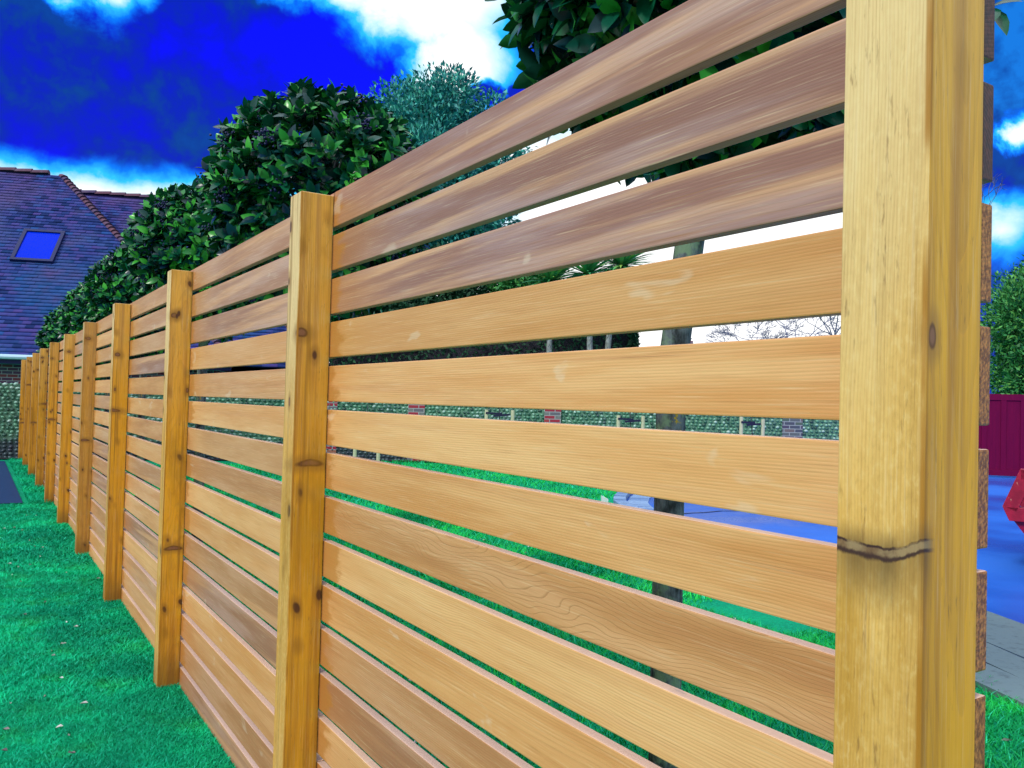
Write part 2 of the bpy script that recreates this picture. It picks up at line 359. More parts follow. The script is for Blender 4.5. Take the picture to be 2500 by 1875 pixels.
M['white'] = mat('white_paint', color=(.42, .62, .80), rough=.4)
M['darkframe'] = mat('dark_frame', color=(.010, .016, .09), rough=.4, spec=.2)
M['glass'] = mat('window_glass', color=(.000, .022, .60), rough=.2, spec=.03)  # blue of the reflected sky put into the pane colour
M['soil'] = mat('soil', lambda t, bs: (t.put(bs.inputs['Base Color'], t.mix(t.noise(t.pos(), 22, 5, .65), (.012, .014, .022), (.07, .065, .09))), bump(t, bs, t.noise(t.pos(), 22, 5, .65), 1, .05)), rough=.95, spec=.1)
def m_drive(t, bs):
    p = t.pos(); a = t.noise(p, .35, 4, .55); b = t.noise(p, 160, 2, .6); c_ = t.noise(p, 2.2, 4, .6)
    x, y, z = t.xyz(p)
    c = t.mix(t.ss(a, .35, .65), (.006, .075, .46), (.018, .15, .66))  # sky reflection painted in as a blue base colour
    c = t.mix(t.mul(t.ss(b, .55, .8), .4), c, (.006, .04, .24))
    t.put(bs.inputs['Base Color'], c)
    t.put(bs.inputs['Roughness'], t.ss(t.add(a, t.mul(c_, .3)), .45, .8, .25, .5)); bump(t, bs, b, .06, .002)
    bs.inputs['Specular IOR Level'].default_value = .25
M['drive'] = mat('wet_tarmac', m_drive)
def m_stone(c1, c2):
    def f(t, bs):
        r = t.island(); p = t.pos(); n = t.noise(p, 20, 4, .6)
        c = t.mix(r, c1, c2); c = t.mix(t.ss(n, .5, .75, 0, .5), c, tuple(q*.4 for q in c1))
        t.put(bs.inputs['Base Color'], c); bump(t, bs, n, .4, .006)
    return mat('stone', f, rough=.55, spec=.4)
M['sett'] = m_stone((.10, .20, .42), (.26, .40, .62))
M['paver'] = m_stone((.10, .165, .175), (.17, .25, .26))
M['path'] = m_stone((.008, .035, .11), (.016, .055, .15)); M['path'].node_tree.nodes['Principled BSDF'].inputs['Specular IOR Level'].default_value = .1
def m_gate(t, bs):
    o = t.obj(); x, y, z = t.xyz(o)
    n = t.noise(t.comb(t.mul(x, 30), t.mul(y, 30), t.mul(z, 2)), 1, 4, .6)
    t.put(bs.inputs['Base Color'], t.mix(n, (.080, .001, .038), (.18, .002, .048)))
M['gate'] = mat('burgundy_paint', m_gate, rough=.6, spec=.08)
def m_skip(t, bs):
    o = t.obj(); x, y, z = t.xyz(o)
    n = t.noise(t.comb(t.mul(x, 22), t.mul(y, 22), t.mul(z, 9)), 1, 4, .6); n2 = t.noise(o, 7, 4, .65)
    c = t.mix(t.ss(n2, .35, .65), (.24, .003, .028), (.40, .006, .042))
    c = t.mix(t.ss(n, .62, .67), c, (.55, .30, .22)); c = t.mix(t.ss(n2, .62, .68, 0, .8), c, (.10, .03, .025))
    t.put(bs.inputs['Base Color'], c)
M['skip'] = mat('chipped_red_paint', m_skip, rough=.45, spec=.4)
M['stake'] = mat('softwood_stake', lambda t, bs: t.put(bs.inputs['Base Color'], t.mix(t.noise(t.obj(), 12, 3, .6), (.44, .45, .30), (.62, .62, .46))), rough=.8)
M['rubber'] = mat('black_rubber', color=(.012, .012, .05), rough=.5)
M['litter'] = mat('dry_leaf', lambda t, bs: t.put(bs.inputs['Base Color'], t.ramp(t.island(), [(0, (.10, .07, .09)), (.4, (.45, .45, .48)), (1, (.80, .82, .85))])), rough=.6)
M['marker'] = mat('pale_concrete', color=(.62, .70, .74), rough=.7)

# ------------------------------------------------------------------ object helpers
def tag(o, label=None, cat=None, group=None, kind=None):
    if label: o['label'] = label
    if cat: o['category'] = cat
    if group: o['group'] = group
    if kind: o['kind'] = kind
    return o
def empty(name, loc=(0, 0, 0), rz=0.0, label=None, cat=None, group=None):
    o = bpy.data.objects.new(name, None); o.empty_display_size = .2; COL.objects.link(o)
    o.location = loc; o.rotation_euler = (0, 0, rz); return tag(o, label, cat, group)
def link(name, me, m, parent=None, loc=None):
    o = bpy.data.objects.new(name, me)
    if m is not None and not me.materials: me.materials.append(m)
    COL.objects.link(o)
    if parent: o.parent = parent
    if loc is not None: o.location = loc
    return o
def copy_tree(o, parent=None):
    c = o.copy(); COL.objects.link(c)
    if parent: c.parent = parent
    for ch in o.children: copy_tree(ch, c)
    return c
class MB:
    """collects boxes, prisms and tubes into one mesh"""
    def __init__(s): s.v = []; s.f = []
    def add(s, v, f):
        k = len(s.v); s.v += [tuple(q) for q in v]; s.f += [tuple(i+k for i in q) for q in f]
    def box(s, a, b, mtx=None):
        (x0, y0, z0), (x1, y1, z1) = a, b
        v = [Vector(q) for q in ((x0, y0, z0), (x1, y0, z0), (x1, y1, z0), (x0, y1, z0), (x0, y0, z1), (x1, y0, z1), (x1, y1, z1), (x0, y1, z1))]
        if mtx: v = [mtx @ q for q in v]
        s.add(v, [(0, 3, 2, 1), (4, 5, 6, 7), (0, 1, 5, 4), (1, 2, 6, 5), (2, 3, 7, 6), (3, 0, 4, 7)])
    def tube(s, pts, rad, n=8, cap=True):
        pts = [Vector(p) for p in pts]; rings = []
        if not hasattr(rad, '__len__'): rad = [rad]*len(pts)
        for i, p in enumerate(pts):
            t = (pts[min(i+1, len(pts)-1)]-pts[max(i-1, 0)]).normalized()
            a = t.cross(Vector((0, 0, 1)) if abs(t.z) < .9 else Vector((1, 0, 0))).normalized(); b = t.cross(a)
            rings.append([p+rad[i]*(math.cos(q*2*math.pi/n)*a+math.sin(q*2*math.pi/n)*b) for q in range(n)])
        v = [q for r in rings for q in r]; f = []
        for i in range(len(pts)-1):
            for j in range(n):
                f.append((i*n+j, i*n+(j+1) % n, (i+1)*n+(j+1) % n, (i+1)*n+j))
        if cap: f.append(tuple(range(n))[::-1]); f.append(tuple(range((len(pts)-1)*n, len(pts)*n)))
        s.add(v, f)
    def mesh(s, name, smooth=False, bevel=0.0, seg=2):
        me = bpy.data.meshes.new(name); me.from_pydata(s.v, [], s.f)
        bm = bmesh.new(); bm.from_mesh(me); bmesh.ops.recalc_face_normals(bm, faces=bm.faces)
        if bevel: bmesh.ops.bevel(bm, geom=[e for e in bm.edges], offset=bevel, segments=seg, profile=.6, affect='EDGES')
        if smooth:
            for q in bm.faces: q.smooth = True
        bm.to_mesh(me); bm.free(); return me
    def build(s, name, m, parent=None, loc=None, **k): return link(name, s.mesh(name, **k), m, parent, loc)
def np_mesh(name, V, loops, sizes, smooth=False):
    me = bpy.data.meshes.new(name); V = np.asarray(V, np.float32); loops = np.asarray(loops, np.int32).ravel(); sizes = np.asarray(sizes, np.int32)
    me.vertices.add(len(V)); me.vertices.foreach_set('co', V.ravel())
    me.loops.add(len(loops)); me.loops.foreach_set('vertex_index', loops)
    me.polygons.add(len(sizes)); st = np.zeros(len(sizes), np.int32); st[1:] = np.cumsum(sizes)[:-1]
    me.polygons.foreach_set('loop_start', st); me.polygons.foreach_set('loop_total', sizes)
    if smooth: me.polygons.foreach_set('use_smooth', np.ones(len(sizes), bool))
    me.update(calc_edges=True); me.validate(); return me
def ray_ground(px, py, z=0.0):
    dv = fw*1+rt2*((px-1250)/2032.5)-up2*((py-937.5)/2032.5); t = (z-EYE)/dv.z
    return Vector((CAM_X+dv.x*t, dv.y*t, z))
def at(px, py, depth):
    dv = fw+rt2*((px-1250)/2032.5)-up2*((py-937.5)/2032.5)
    return Vector((CAM_X, 0, EYE))+dv*depth

# ------------------------------------------------------------------ ground
def sheet(name, poly, m, z, label=None, **k):
    me = bpy.data.meshes.new(name); me.from_pydata([(x, y, z) for x, y in poly], [], [tuple(range(len(poly)))])
    return tag(link(name, me, m), label, kind='structure')
sheet('lawn', [(-300, -300), (300, -300), (300, 300), (-300, 300)], M['lawn'], 0.0, 'green mown lawn on both sides of the slatted fence')
sheet('path', [(-6, 11.1), (-.31, 11.1), (-.32, 17.6), (-6, 18.8)], M['path'], .012, 'dark wet paved path meeting the lawn before the flint wall')
# driveway: its near edge sweeps round from the gate end to the left corner
edge = [(2.55, -1.2), (2.95, .6)]+[tuple(ray_ground(x, y).xy) for x, y in ((2500, 1702), (2420, 1645), (2200, 1540), (2040, 1466), (1850, 1383), (1700, 1320), (1610, 1280), (1550, 1250), (1528, 1234), (1532, 1219), (1552, 1204), (1590, 1192), (1660, 1183))]+[(12.2, 11.2), (16.5, 9.75), (18.5, 10.5)]
def smooth_curve(p, n=6):
    out = []; P = [Vector(q) for q in p]
    for i in range(len(P)-1):
        a, b, c, d_ = P[max(i-1, 0)], P[i], P[i+1], P[min(i+2, len(P)-1)]
        for k in range(n):
            t = k/n; out.append(.5*((2*b)+(c-a)*t+(2*a-5*b+4*c-d_)*t*t+(3*b-a-3*c+d_)*t**3))
    return out+[P[-1]]
edge = smooth_curve(edge)
sheet('driveway', [(q.x, q.y) for q in edge]+[(40, 10.5), (40, -30), (3, -30)], M['drive'], .008, 'wet tarmac driveway beyond the fence, blue sky reflection put into its colour')
def normals2(c):
    o = []
    for i in range(len(c)):
        t = (c[min(i+1, len(c)-1)]-c[max(i-1, 0)]).normalized(); o.append(Vector((-t.y, t.x)))
    return o
rng = random.Random(4)
def stones(name, curve, o0, o1, ln, z0, z1, m, label, gap=.008):
    """a course of separate stones along a curve, between two offsets to its left"""
    mb = MB(); N_ = normals2(curve); acc = 0; start = 0
    pts = []
    L = [0]
    for i in range(1, len(curve)): L.append(L[-1]+(curve[i]-curve[i-1]).length)
    def P(s_):
        for i in range(1, len(L)):
            if L[i] >= s_: break
        k = (s_-L[i-1])/max(1e-6, L[i]-L[i-1]); return curve[i-1].lerp(curve[i], k), N_[i-1].lerp(N_[i], k)
    s_ = 0
    while s_ < L[-1]-ln:
        l2 = ln*rng.uniform(.85, 1.15); (a, na), (b, nb) = P(s_+gap), P(min(L[-1], s_+l2-gap)); dz = rng.uniform(-.006, .006)
        q = [a+na*o0, b+nb*o0, b+nb*o1, a+na*o1]
        mb.add([(v.x, v.y, z0) for v in q]+[(v.x, v.y, z1+dz) for v in q], [(4, 5, 6, 7), (0, 1, 5, 4), (1, 2, 6, 5), (2, 3, 7, 6), (3, 0, 4, 7)])
        s_ += l2
    return tag(mb.build(name, m), label, kind='structure')
i0 = next(i for i, q in enumerate(edge) if q.y > 6.6)
stones('kerb', edge[i0:-20], .0, .16, .14, -.05, .075, M['sett'], 'raised kerb of pale stone setts curving round the lawn corner')
stones('kerb', edge[i0:-20], -.30, -.03, .20, -.05, .022, M['sett'], 'flat inner course of pale setts laid against the kerb')
stones('pavement', edge[:i0+1], -.02, .24, 1.2, -.05, .03, M['paver'], 'outer row of long grey paving strips edging the driveway')
stones('pavement', edge[:i0+1], -.30, -.05, 1.6, -.05, .025, M['paver'], 'middle row of long grey paving strips edging the driveway')
stones('pavement', edge[:i0+1], -.85, -.33, 1.6, -.05, .02, M['paver'], 'broad inner row of grey paving slabs beside the tarmac')
# crack in the tarmac
mb = MB(); ck = [ray_ground(x, y, .0125) for x, y in ((1560, 1262), (1640, 1256), (1690, 1252), (1720, 1251), (1760, 1247), (1800, 1247), (1900, 1243), (2050, 1240))]
for a, b in zip(ck[:-1], ck[1:]):
    n_ = Vector((-(b-a).y, (b-a).x, 0)).normalized()*.02; mb.add([a-n_, b-n_, b+n_, a+n_], [(0, 1, 2, 3)])
tag(mb.build('driveway', M['rubber']), 'dark sealed joint running across the tarmac', kind='structure')

# grass blades
def grass(name, boxes, label):
    g = np.random.default_rng(11); V = []; 
    for (x0, x1, y0, y1, n, hh, ww) in boxes:
        x = g.uniform(x0, x1, n); y = g.uniform(y0, y1, n)
        a = g.uniform(0, 6.283, n); h = hh*g.uniform(.5, 1.25, n); wd = ww*g.uniform(.6, 1.2, n); b = g.uniform(0, 6.283, n); le = h*g.uniform(.5, 1.9, n)
        keep = ~((x > -.004) & (x < .024) & (y > .4))
        # keep blades off the path and the driveway
        keep &= ~((x < -.25) & (y > 11.05))
        if x1 > 2.5:
            ex = np.interp(y, [q.y for q in edge[:i0+25]], [q.x for q in edge[:i0+25]]); keep &= ~((x > ex-.1) & (y < 9.6))
        x, y, a, h, wd, b, le = [q[keep] for q in (x, y, a, h, wd, b, le)]
        ca, sa = np.cos(a)*wd, np.sin(a)*wd; cb, sb = np.cos(b)*le, np.sin(b)*le; z = np.zeros_like(x)
        q = np.stack([np.stack([x-ca, y-sa, z], 1), np.stack([x+ca, y+sa, z], 1), np.stack([x+ca*.7+cb*.35, y+sa*.7+sb*.35, h*.6], 1), np.stack([x-ca*.7+cb*.35, y-sa*.7+sb*.35, h*.6], 1), np.stack([x+cb, y+sb, h], 1)], 1)
        V.append(q)
    V = np.concatenate(V); n = len(V); base = (np.arange(n)*5)[:, None]
    lo = np.concatenate([base+np.array([0, 1, 2, 3]), base+np.array([3, 2, 4])], 1); sz = np.tile([4, 3], n)
    return tag(link(name, np_mesh(name, V.reshape(-1, 3), lo, sz), M['grass']), label, 'grass', kind='stuff')
grass('grass', [(-1.75, -.004, 1.6, 4.0, 200000, .014, .0016), (-1.6, -.004, 4, 7, 100000, .016, .0025), (-1.9, .0, 7, 11.2, 42000, .022, .0042), (-.3, 0, 11, 18, 5000, .05, .006)],
      'short teal green lawn grass in front of the fence')
grass('grass', [(.03, 3.2, .2, 4, 60000, .036, .003), (.03, 6.2, 4, 9.0, 60000, .04, .005), (.03, 11, 9.0, 16, 30000, .05, .008), (2.2, 4.4, -.6, 3.2, 35000, .036, .003)],
      'bright green lawn grass seen between the slats behind the fence')
# fallen leaves
g = random.Random(9); mb = MB()
def litter(x, y, s_):
    a = g.uniform(0, 6.28); m_ = Matrix.Translation((x, y, .03)) @ Matrix.Rotation(a, 4, 'Z') @ Matrix.Rotation(g.uniform(-.5, .5), 4, 'X')
    v = [m_ @ Vector(q) for q in ((-s_, 0, .002), (-s_*.3, -s_*.42, .006), (s_*.5, -s_*.3, .002), (s_, 0, 0), (s_*.5, s_*.3, .008), (-s_*.3, s_*.42, .004), (0, 0, -.002))]
    mb.add(v, [(0, 1, 6), (1, 2, 6), (2, 3, 6), (3, 4, 6), (4, 5, 6), (5, 0, 6)])
for px, py in ((150, 1655), (205, 1717), (145, 1775), (185, 1530), (155, 1571), (170, 1795), (10, 1832), (175, 1838), (25, 1717), (15, 1780), (52, 1420), (85, 1334), (23, 1376), (10, 1290), (35, 1288), (55, 1294), (130, 1600), (240, 1412), (60, 1500), (110, 1470)):
    p = ray_ground(px, py, .03); litter(p.x, p.y, g.uniform(.008, .017))
for _ in range(170): litter(g.uniform(.3, 5.5), g.uniform(1.2, 9), g.uniform(.010, .026))
for _ in range(50): litter(g.uniform(-1.8, -.2), g.uniform(2, 10.5), g.uniform(.004, .009))
tag(mb.build('fallen_leaves', M['litter']), 'pale dry fallen leaves scattered over the grass', 'leaves', kind='stuff')

# ------------------------------------------------------------------ fence
Y1, SP, PW, PD = .4314, 1.7713, .0905, .0928
ZT, ZP, SH, PT, TH = .5658+EYE, .5573+EYE, .097, .12, .0215
fence = empty('slatted_fence', (0, Y1, 0), 0, 'long honey coloured cedar fence of horizontal slats nailed behind square posts', 'fence')
rng = random.Random(21)
mb = MB(); mb.box((-PD, 0, -.15), (0, PW, ZP)); post_me = mb.mesh('fence_post', bevel=.0032, seg=3)
for q in post_me.polygons: q.use_smooth = False
FX, FY = -PD, 0.0      # camera-side face (x = FX) and near end face (y = 0)
knots = {0: ((-.02, 9, 0), (-.083, 0, 1.385), (-.02, 9, 1.181)), 1: ((-.080, 0, 1.489), (FX, .045, 1.300), (-.045, .0, 1.136)), 2: ((-.074, 0, 1.666), (-.008, .0, 1.33), (-.045, .0, .62)),
         3: ((-.068, 0, 1.55), (-.075, 0, 1.33), (-.085, 0, 1.2)), 4: ((-.06, 0, 1.74), (-.05, 0, 1.42), (-.06, 0, .92)), 5: ((-.05, 0, 1.70), (-.03, 0, .6), (-.05, 9, 9))}
for n in range(11):
    o = link('fence_post', post_me, M['post'], fence, (0, n*SP, 0))
    o['seam'] = 1.181 if n == 0 else 9.0; o['figure'] = rng.uniform(.1, .4); o['grain'] = rng.random()*9; o['tone'] = .85 if n == 4 else (.25 if n == 9 else rng.uniform(0, .12))
    ks = knots.get(n) or tuple((rng.uniform(-.08, -.01), 0, rng.uniform(.2, 1.8)) for _ in range(3))
    for nm, k in zip(('knot_a', 'knot_b', 'knot_c'), ks): o[nm] = [float(q) for q in k]
    o.rotation_euler = (rng.uniform(-.002, .002), rng.uniform(-.002, .002), 0) if n else (0, 0, 0)
def slat_mesh(L, name='slat'):
    mb = MB(); mb.box((0, 0.0015, -SH), (TH, L-.0015, 0)); me = mb.mesh(name, bevel=.0022, seg=2); return me
slat_me = slat_mesh(SP); end_me = slat_mesh(SP)
mauve = {(0, 0): .95, (0, 1): 1.0, (0, 2): 1.0, (0, 3): .05, (0, 4): .0, (0, 5): 0, (0, 6): .0, (0, 7): .18, (0, 8): 0, (0, 9): .0, (0, 10): .30, (0, 11): .55, (0, 12): .1, (0, 13): .4, (0, 14): .1, (0, 15): .4,
         (1, 0): .55, (1, 1): .75, (1, 2): .8, (1, 3): .1, (1, 4): .22, (1, 5): .05, (1, 6): .2, (1, 7): .3, (1, 8): 0, (1, 9): .1, (1, 10): .4, (1, 11): .75, (1, 12): 0, (1, 13): .1, (1, 14): .35, (1, 15): .7, (2, 0): .2, (2, 1): .45, (2, 2): .3, (2, 3): .85, (2, 9): .2, (2, 11): .85}
grains = {(0, 7): 2.30}
deep = {(0, 3): .15, (0, 4): .05, (0, 5): .0, (0, 6): .25, (0, 7): .55, (0, 8): .1, (0, 9): .35, (0, 10): .7, (0, 11): 1.0, (0, 12): .2, (0, 13): .9, (0, 14): .5, (0, 15): .8, (1, 3): .0, (1, 4): .2, (1, 7): .6, (1, 8): .1, (1, 10): .7, (1, 11): .9, (1, 12): .1, (1, 13): .5, (1, 14): .8, (1, 15): 1.0}
far = MB()
for b in range(10):
    for i in range(16):
        z = ZT-i*PT+rng.uniform(-.0012, .0012)
        if b < 6:
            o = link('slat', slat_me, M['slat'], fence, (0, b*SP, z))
            o['grain'] = grains.get((b, i), rng.random()*9); o['figure'] = 1.0 if (b, i) in ((0, 7), (1, 7)) else rng.uniform(.02, .28); o['deep'] = deep.get((b, i), max(0., rng.uniform(-.3, .7))); o['tone'] = mauve.get((b, i), max(0., rng.uniform(-.35, .7)))
        else: far.box((0, b*SP+.0015, z-SH), (TH, (b+1)*SP-.0015, z))
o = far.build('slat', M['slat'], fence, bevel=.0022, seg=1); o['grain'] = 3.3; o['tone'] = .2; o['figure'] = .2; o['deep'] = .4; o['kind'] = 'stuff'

# ------------------------------------------------------------------ leaves
def leaf_template(curl=.25):
    """pointed leaf along +y, length 1, width .46, folded on the midrib, 8 quads"""
    ys = (0, .18, .42, .68, .88, 1.0); hw = (.015, .17, .27, .23, .11, .0); V = []; F = []
    for y, h in zip(ys, hw):
        z = -curl*y*y
        V += [(-h, y, z+.28*h), (0, y, z), (h, y, z+.28*h)]
    for i in range(5):
        a = i*3; F += [(a, a+1, a+4, a+3), (a+1, a+2, a+5, a+4)]
    return np.array(V), F
LT, LF = leaf_template()
def small_leaf():
    return np.array([(0, 0, 0), (-.22, .45, .05), (0, 1, -.1), (.22, .45, .05)]), [(0, 1, 2, 3)]
def place_leaves(name, tmpl, faces, P, D, UP, scale, smooth=True):
    """P positions, D leaf directions, UP approximate normals, scale per leaf"""
    D = D/np.linalg.norm(D, axis=1, keepdims=True)
    X = np.cross(D, UP); X /= np.linalg.norm(X, axis=1, keepdims=True)+1e-9; Z = np.cross(X, D)
    V = P[:, None]+scale[:, None, None]*(tmpl[None, :, 0, None]*X[:, None]+tmpl[None, :, 1, None]*D[:, None]+tmpl[None, :, 2, None]*Z[:, None])
    n, k = len(P), len(tmpl); lo = []; sz = []
    fl = np.concatenate([np.array(f) for f in faces]); base = (np.arange(n)*k)[:, None]
    lo = base+fl[None]; sz = np.tile([len(f) for f in faces], n)
    return np_mesh(name, V.reshape(-1, 3), lo, sz, smooth)
def unit(g, n):
    v = g.normal(size=(n, 3)); return v/np.linalg.norm(v, axis=1, keepdims=True)
def shoot_crown(seed, rx, rz, shoots, per, size, bump_=.12):
    """crown of leafy shoots: each shoot carries a spiral of leaves round its tip"""
    g = np.random.default_rng(seed); u = unit(g, shoots)
    lob = unit(g, 26); lobe = np.max(u @ lob.T, axis=1); rr = (g.uniform(0, 1, shoots)**.33)*.35+.65
    rr[: shoots//2] = g.uniform(.88, 1.03, shoots//2)
    rr *= .84+bump_*1.6*(lobe-.7)
    c = u*rr[:, None]*np.array([rx, rx, rz]); ax = u*np.array([1, 1, .8])+np.array([0, 0, .55])+g.normal(size=(shoots, 3))*.3
    ax /= np.linalg.norm(ax, axis=1, keepdims=True)
    P = []; D = []; U = []; Sc = []
    for k in range(per):
        ang = k*2.4+g.uniform(0, .6, shoots); t = k/per
        ref = np.cross(ax, np.array([.3, .5, .8])); ref /= np.linalg.norm(ref, axis=1, keepdims=True); oth = np.cross(ax, ref)
        side = np.cos(ang)[:, None]*ref+np.sin(ang)[:, None]*oth
        op = .35+.9*(1-t)
        P.append(c+ax*(t*size*.9)[..., None] if hasattr(t, 'shape') else c+ax*(t*size*.9)); D.append(ax+side*op+g.normal(size=(shoots, 3))*.18); U.append(ax*1.0-side*.4+g.normal(size=(shoots, 3))*.15)
        Sc.append(size*(.6+.5*(1-abs(t-.35)))*g.uniform(.55, 1.2, shoots))
    return np.concatenate(P), np.concatenate(D), np.concatenate(U), np.concatenate(Sc), c, u
def branch_mesh(seed, h0, rx, rz, n=22):
    g = random.Random(seed); mb = MB()
    for k in range(n):
        a = k*2.4; e = g.uniform(-.35, 1.3); q = Vector((math.cos(a)*math.cos(e)*rx, math.sin(a)*math.cos(e)*rx, math.sin(e)*rz))*g.uniform(.6, .9)
        m_ = q*.5+Vector((g.uniform(-.05, .05), g.uniform(-.05, .05), -.05)); s0 = Vector((0, 0, -rz*.75+.3*g.random()*rz))
        mb.tube([s0, s0.lerp(m_, .6), m_, q], [.016, .011, .008, .003], 5)
    return mb.mesh('branches', smooth=True)
ICO = bmesh.new(); bmesh.ops.create_icosphere(ICO, subdivisions=1, radius=1)
ICV = np.array([v.co[:] for v in ICO.verts]); ICF = [tuple(v.index for v in f.verts) for f in ICO.faces]; ICO.free()
ICO = bmesh.new(); bmesh.ops.create_icosphere(ICO, subdivisions=2, radius=1)
IC2V = np.array([v.co[:] for v in ICO.verts]); IC2F = [tuple(v.index for v in f.verts) for f in ICO.faces]; ICO.free()
def berries(seed, u, rx, rz, n=34):
    g = np.random.default_rng(seed); V = []
    for k in range(n):
        d_ = u[g.integers(len(u))]; d_ = d_/np.linalg.norm(d_); c = d_*np.array([rx, rx, rz])*g.uniform(.90, 1.0)
        for j in range(55):
            o = g.normal(size=3)*np.array([.030, .030, .026]); V.append((c+o)[None]+ICV*g.uniform(.006, .0085))
    V = np.array(V); k = len(ICV); fl = np.concatenate([np.array(f) for f in ICF])
    lo = (np.arange(len(V))*k)[:, None]+fl[None]
    return np_mesh('berries', V.reshape(-1, 3), lo, np.full(len(V)*len(ICF), 3), True)

RX, RZ = .60, .62
P, D, U, Sc, C_, uu = shoot_crown(3, RX, RZ, 1050, 9, .086)
crown_a = place_leaves('crown', LT, LF, P, D, U, Sc)
P, D, U, Sc, C2, uu2 = shoot_crown(8, .60, .62, 900, 9, .100)
crown_b = place_leaves('crown', LT, LF, P, D, U, Sc)
def privet_tree(x, y, zc, crown, s, label, bseed=None, rz=0.0, lean=(0, 0)):
    t = empty('privet_tree', (x, y, 0), 0, label, 'tree', 'clipped privet standards behind the fence')
    mb = MB(); h = zc-RZ*s*.35; mb.tube([(0, 0, -.1), (.004, .006, .4), (-.006, .0, h*.6), (lean[0]*.5, lean[1]*.5, h*.85), (lean[0], lean[1], h)], [.050, .043, .040, .040, .030], 14)
    mb.build('trunk', M['bark'], t, smooth=True)
    c = link('crown', crown, M['privet'], t, (lean[0], lean[1], zc)); c.scale = (s, s, s); c.rotation_euler = (0, 0, rz)
    b = link('branches', branch_mesh(int(y*10), 0, RX, RZ), M['twig'], t, (lean[0], lean[1], zc)); b.scale = (s, s, s)
    if bseed is not None:
        q = link('berries', berries(bseed, uu, RX, RZ), M['berry'], t, (lean[0], lean[1], zc)); q.scale = (s, s, s); q.rotation_euler = (0, 0, rz)
    return t
XT = .80
privet_tree(XT, 1.69, 1.25+EYE, crown_b, 1.0, 'nearest clipped tree, its lichen spotted trunk showing between the slats of the nearest bay', None, .4, (.13, -.05))
_near = [o for o in COL.objects if o.name == 'privet_tree'][0]
P_ = at(2415, 20, 2.05)-Vector((XT, 1.69, 0)); mb = MB(); mb.tube([(.25, -.1, 2.75), (.5, -.25, 2.72), tuple(P_)], [.008, .005, .002], 5); mb.build('twig', M['twig'], _near, smooth=True)
_d = np.array([list(at(2470, 72, 2.0)-at(2405, 15, 2.05))]*3)+np.array([[0, 0, 0], [-.06, .02, .03], [.01, .0, .09]])
link('leaf', place_leaves('leaf', LT, LF, np.tile(np.array(P_), (3, 1)), _d, np.array([[-.4, -.5, .8]]*3), np.array([.085, .08, .07])), M['privet'], _near)
privet_tree(XT, 4.50, 1.06+EYE, crown_a, 1.02, 'big rounded berry laden tree rising above the second fence post', 5, 2.1, (-.03, 0))
privet_tree(XT, 7.35, 1.12+EYE, crown_b, 1.02, 'dark rounded tree second beyond the nearest, showing over the second fence bay', 6, 3.3)
privet_tree(XT, 10.3, 1.05+EYE, crown_a, 1.05, 'rounded dark tree standing over the third fence bay beside the tiled roof', 7, .8)
privet_tree(XT, 13.2, .95+EYE, crown_b, 1.08, 'small looking dark tree in front of the lower tiled roof', None, 5.0)
privet_tree(XT, 16.1, .80+EYE, crown_a, 1.22, 'farthest tree of the row, its crown against the house eaves', None, 1.7)

# ------------------------------------------------------------------ flint wall
wall_pts = [Vector((-7, 19.6)), Vector((.0, 18.36)), Vector((6.67, 16.25)), Vector((13.7, 11.5)), Vector((16.6, 9.6))]
fl_wall = empty('flint_wall', (0, 0, 0), 0, 'long cobbled flint boundary wall with red brick piers behind the lawn', 'wall')
WH = 1.42
mb = MB(); g = np.random.default_rng(31); FV = []
fl = np.concatenate([np.array(f) for f in ICF])
for a, b in zip(wall_pts[:-1], wall_pts[1:]):
    t = (b-a).normalized(); n_ = Vector((-t.y, t.x)); L = (b-a).length
    q = [a, b, b+n_*.3, a+n_*.3]
    mb.add([(v.x, v.y, -.1) for v in q]+[(v.x, v.y, WH) for v in q], [(4, 5, 6, 7), (0, 1, 5, 4), (1, 2, 6, 5), (2, 3, 7, 6), (3, 0, 4, 7)])
    z = .02; row = 0
    while z < WH+.03:
        s_ = g.uniform(0, .1)
        while s_ < L:
            wd = g.uniform(.030, .052); hh = g.uniform(.024, .038); tl = g.uniform(-.6, .6)
            c = a+t*s_; v = ICV*np.array([wd, .045, hh]); 
            vx = v[:, 0]*math.cos(tl)-v[:, 2]*math.sin(tl); vz = v[:, 0]*math.sin(tl)+v[:, 2]*math.cos(tl)
            dp = v[:, 1]
            FV.append(np.stack([c.x+t.x*vx+n_.x*dp, c.y+t.y*vx+n_.y*dp, z+vz+g.uniform(-.008, .008)], 1)); s_ += wd*2+g.uniform(.004, .02)
        z += g.uniform(.066, .074)
mb.build('wall_body', M['mortar'], fl_wall)
FV = np.array(FV); lo = (np.arange(len(FV))*len(ICV))[:, None]+fl[None]
link('flints', np_mesh('flints', FV.reshape(-1, 3), lo, np.full(len(FV)*len(ICF), 3), True), M['flint'], fl_wall)
def on_wall(px):
    """point on the wall's face straight ahead of a direction"""
    dv = fw+rt2*((px-1250)/2032.5)
    for a, b in zip(wall_pts[:-1], wall_pts[1:]):
        t = b-a; den = dv.x*t.y-dv.y*t.x
        k = ((a.x-CAM_X)*t.y-(a.y)*t.x)/den; s_ = ((a.x-CAM_X)*dv.y-a.y*dv.x)/den
        if 0 <= s_ <= 1 and k > 0: return Vector((CAM_X+dv.x*k, dv.y*k)), t.normalized()
for px, wd in ((1019, .35), (1351, .35), (1935, .42), (812, .22)):
    c, t = on_wall(px); mb = MB(); mb.box((-wd/2, -.03-.02*(wd > .3), 0), (wd/2, .2, WH+.02))
    o = mb.build('brick_pier', M['brick_pier'] if px < 1900 else M['brick_dark'], fl_wall); o.location = (c.x, c.y, 0); o.rotation_euler = (0, 0, math.atan2(t.y, t.x))
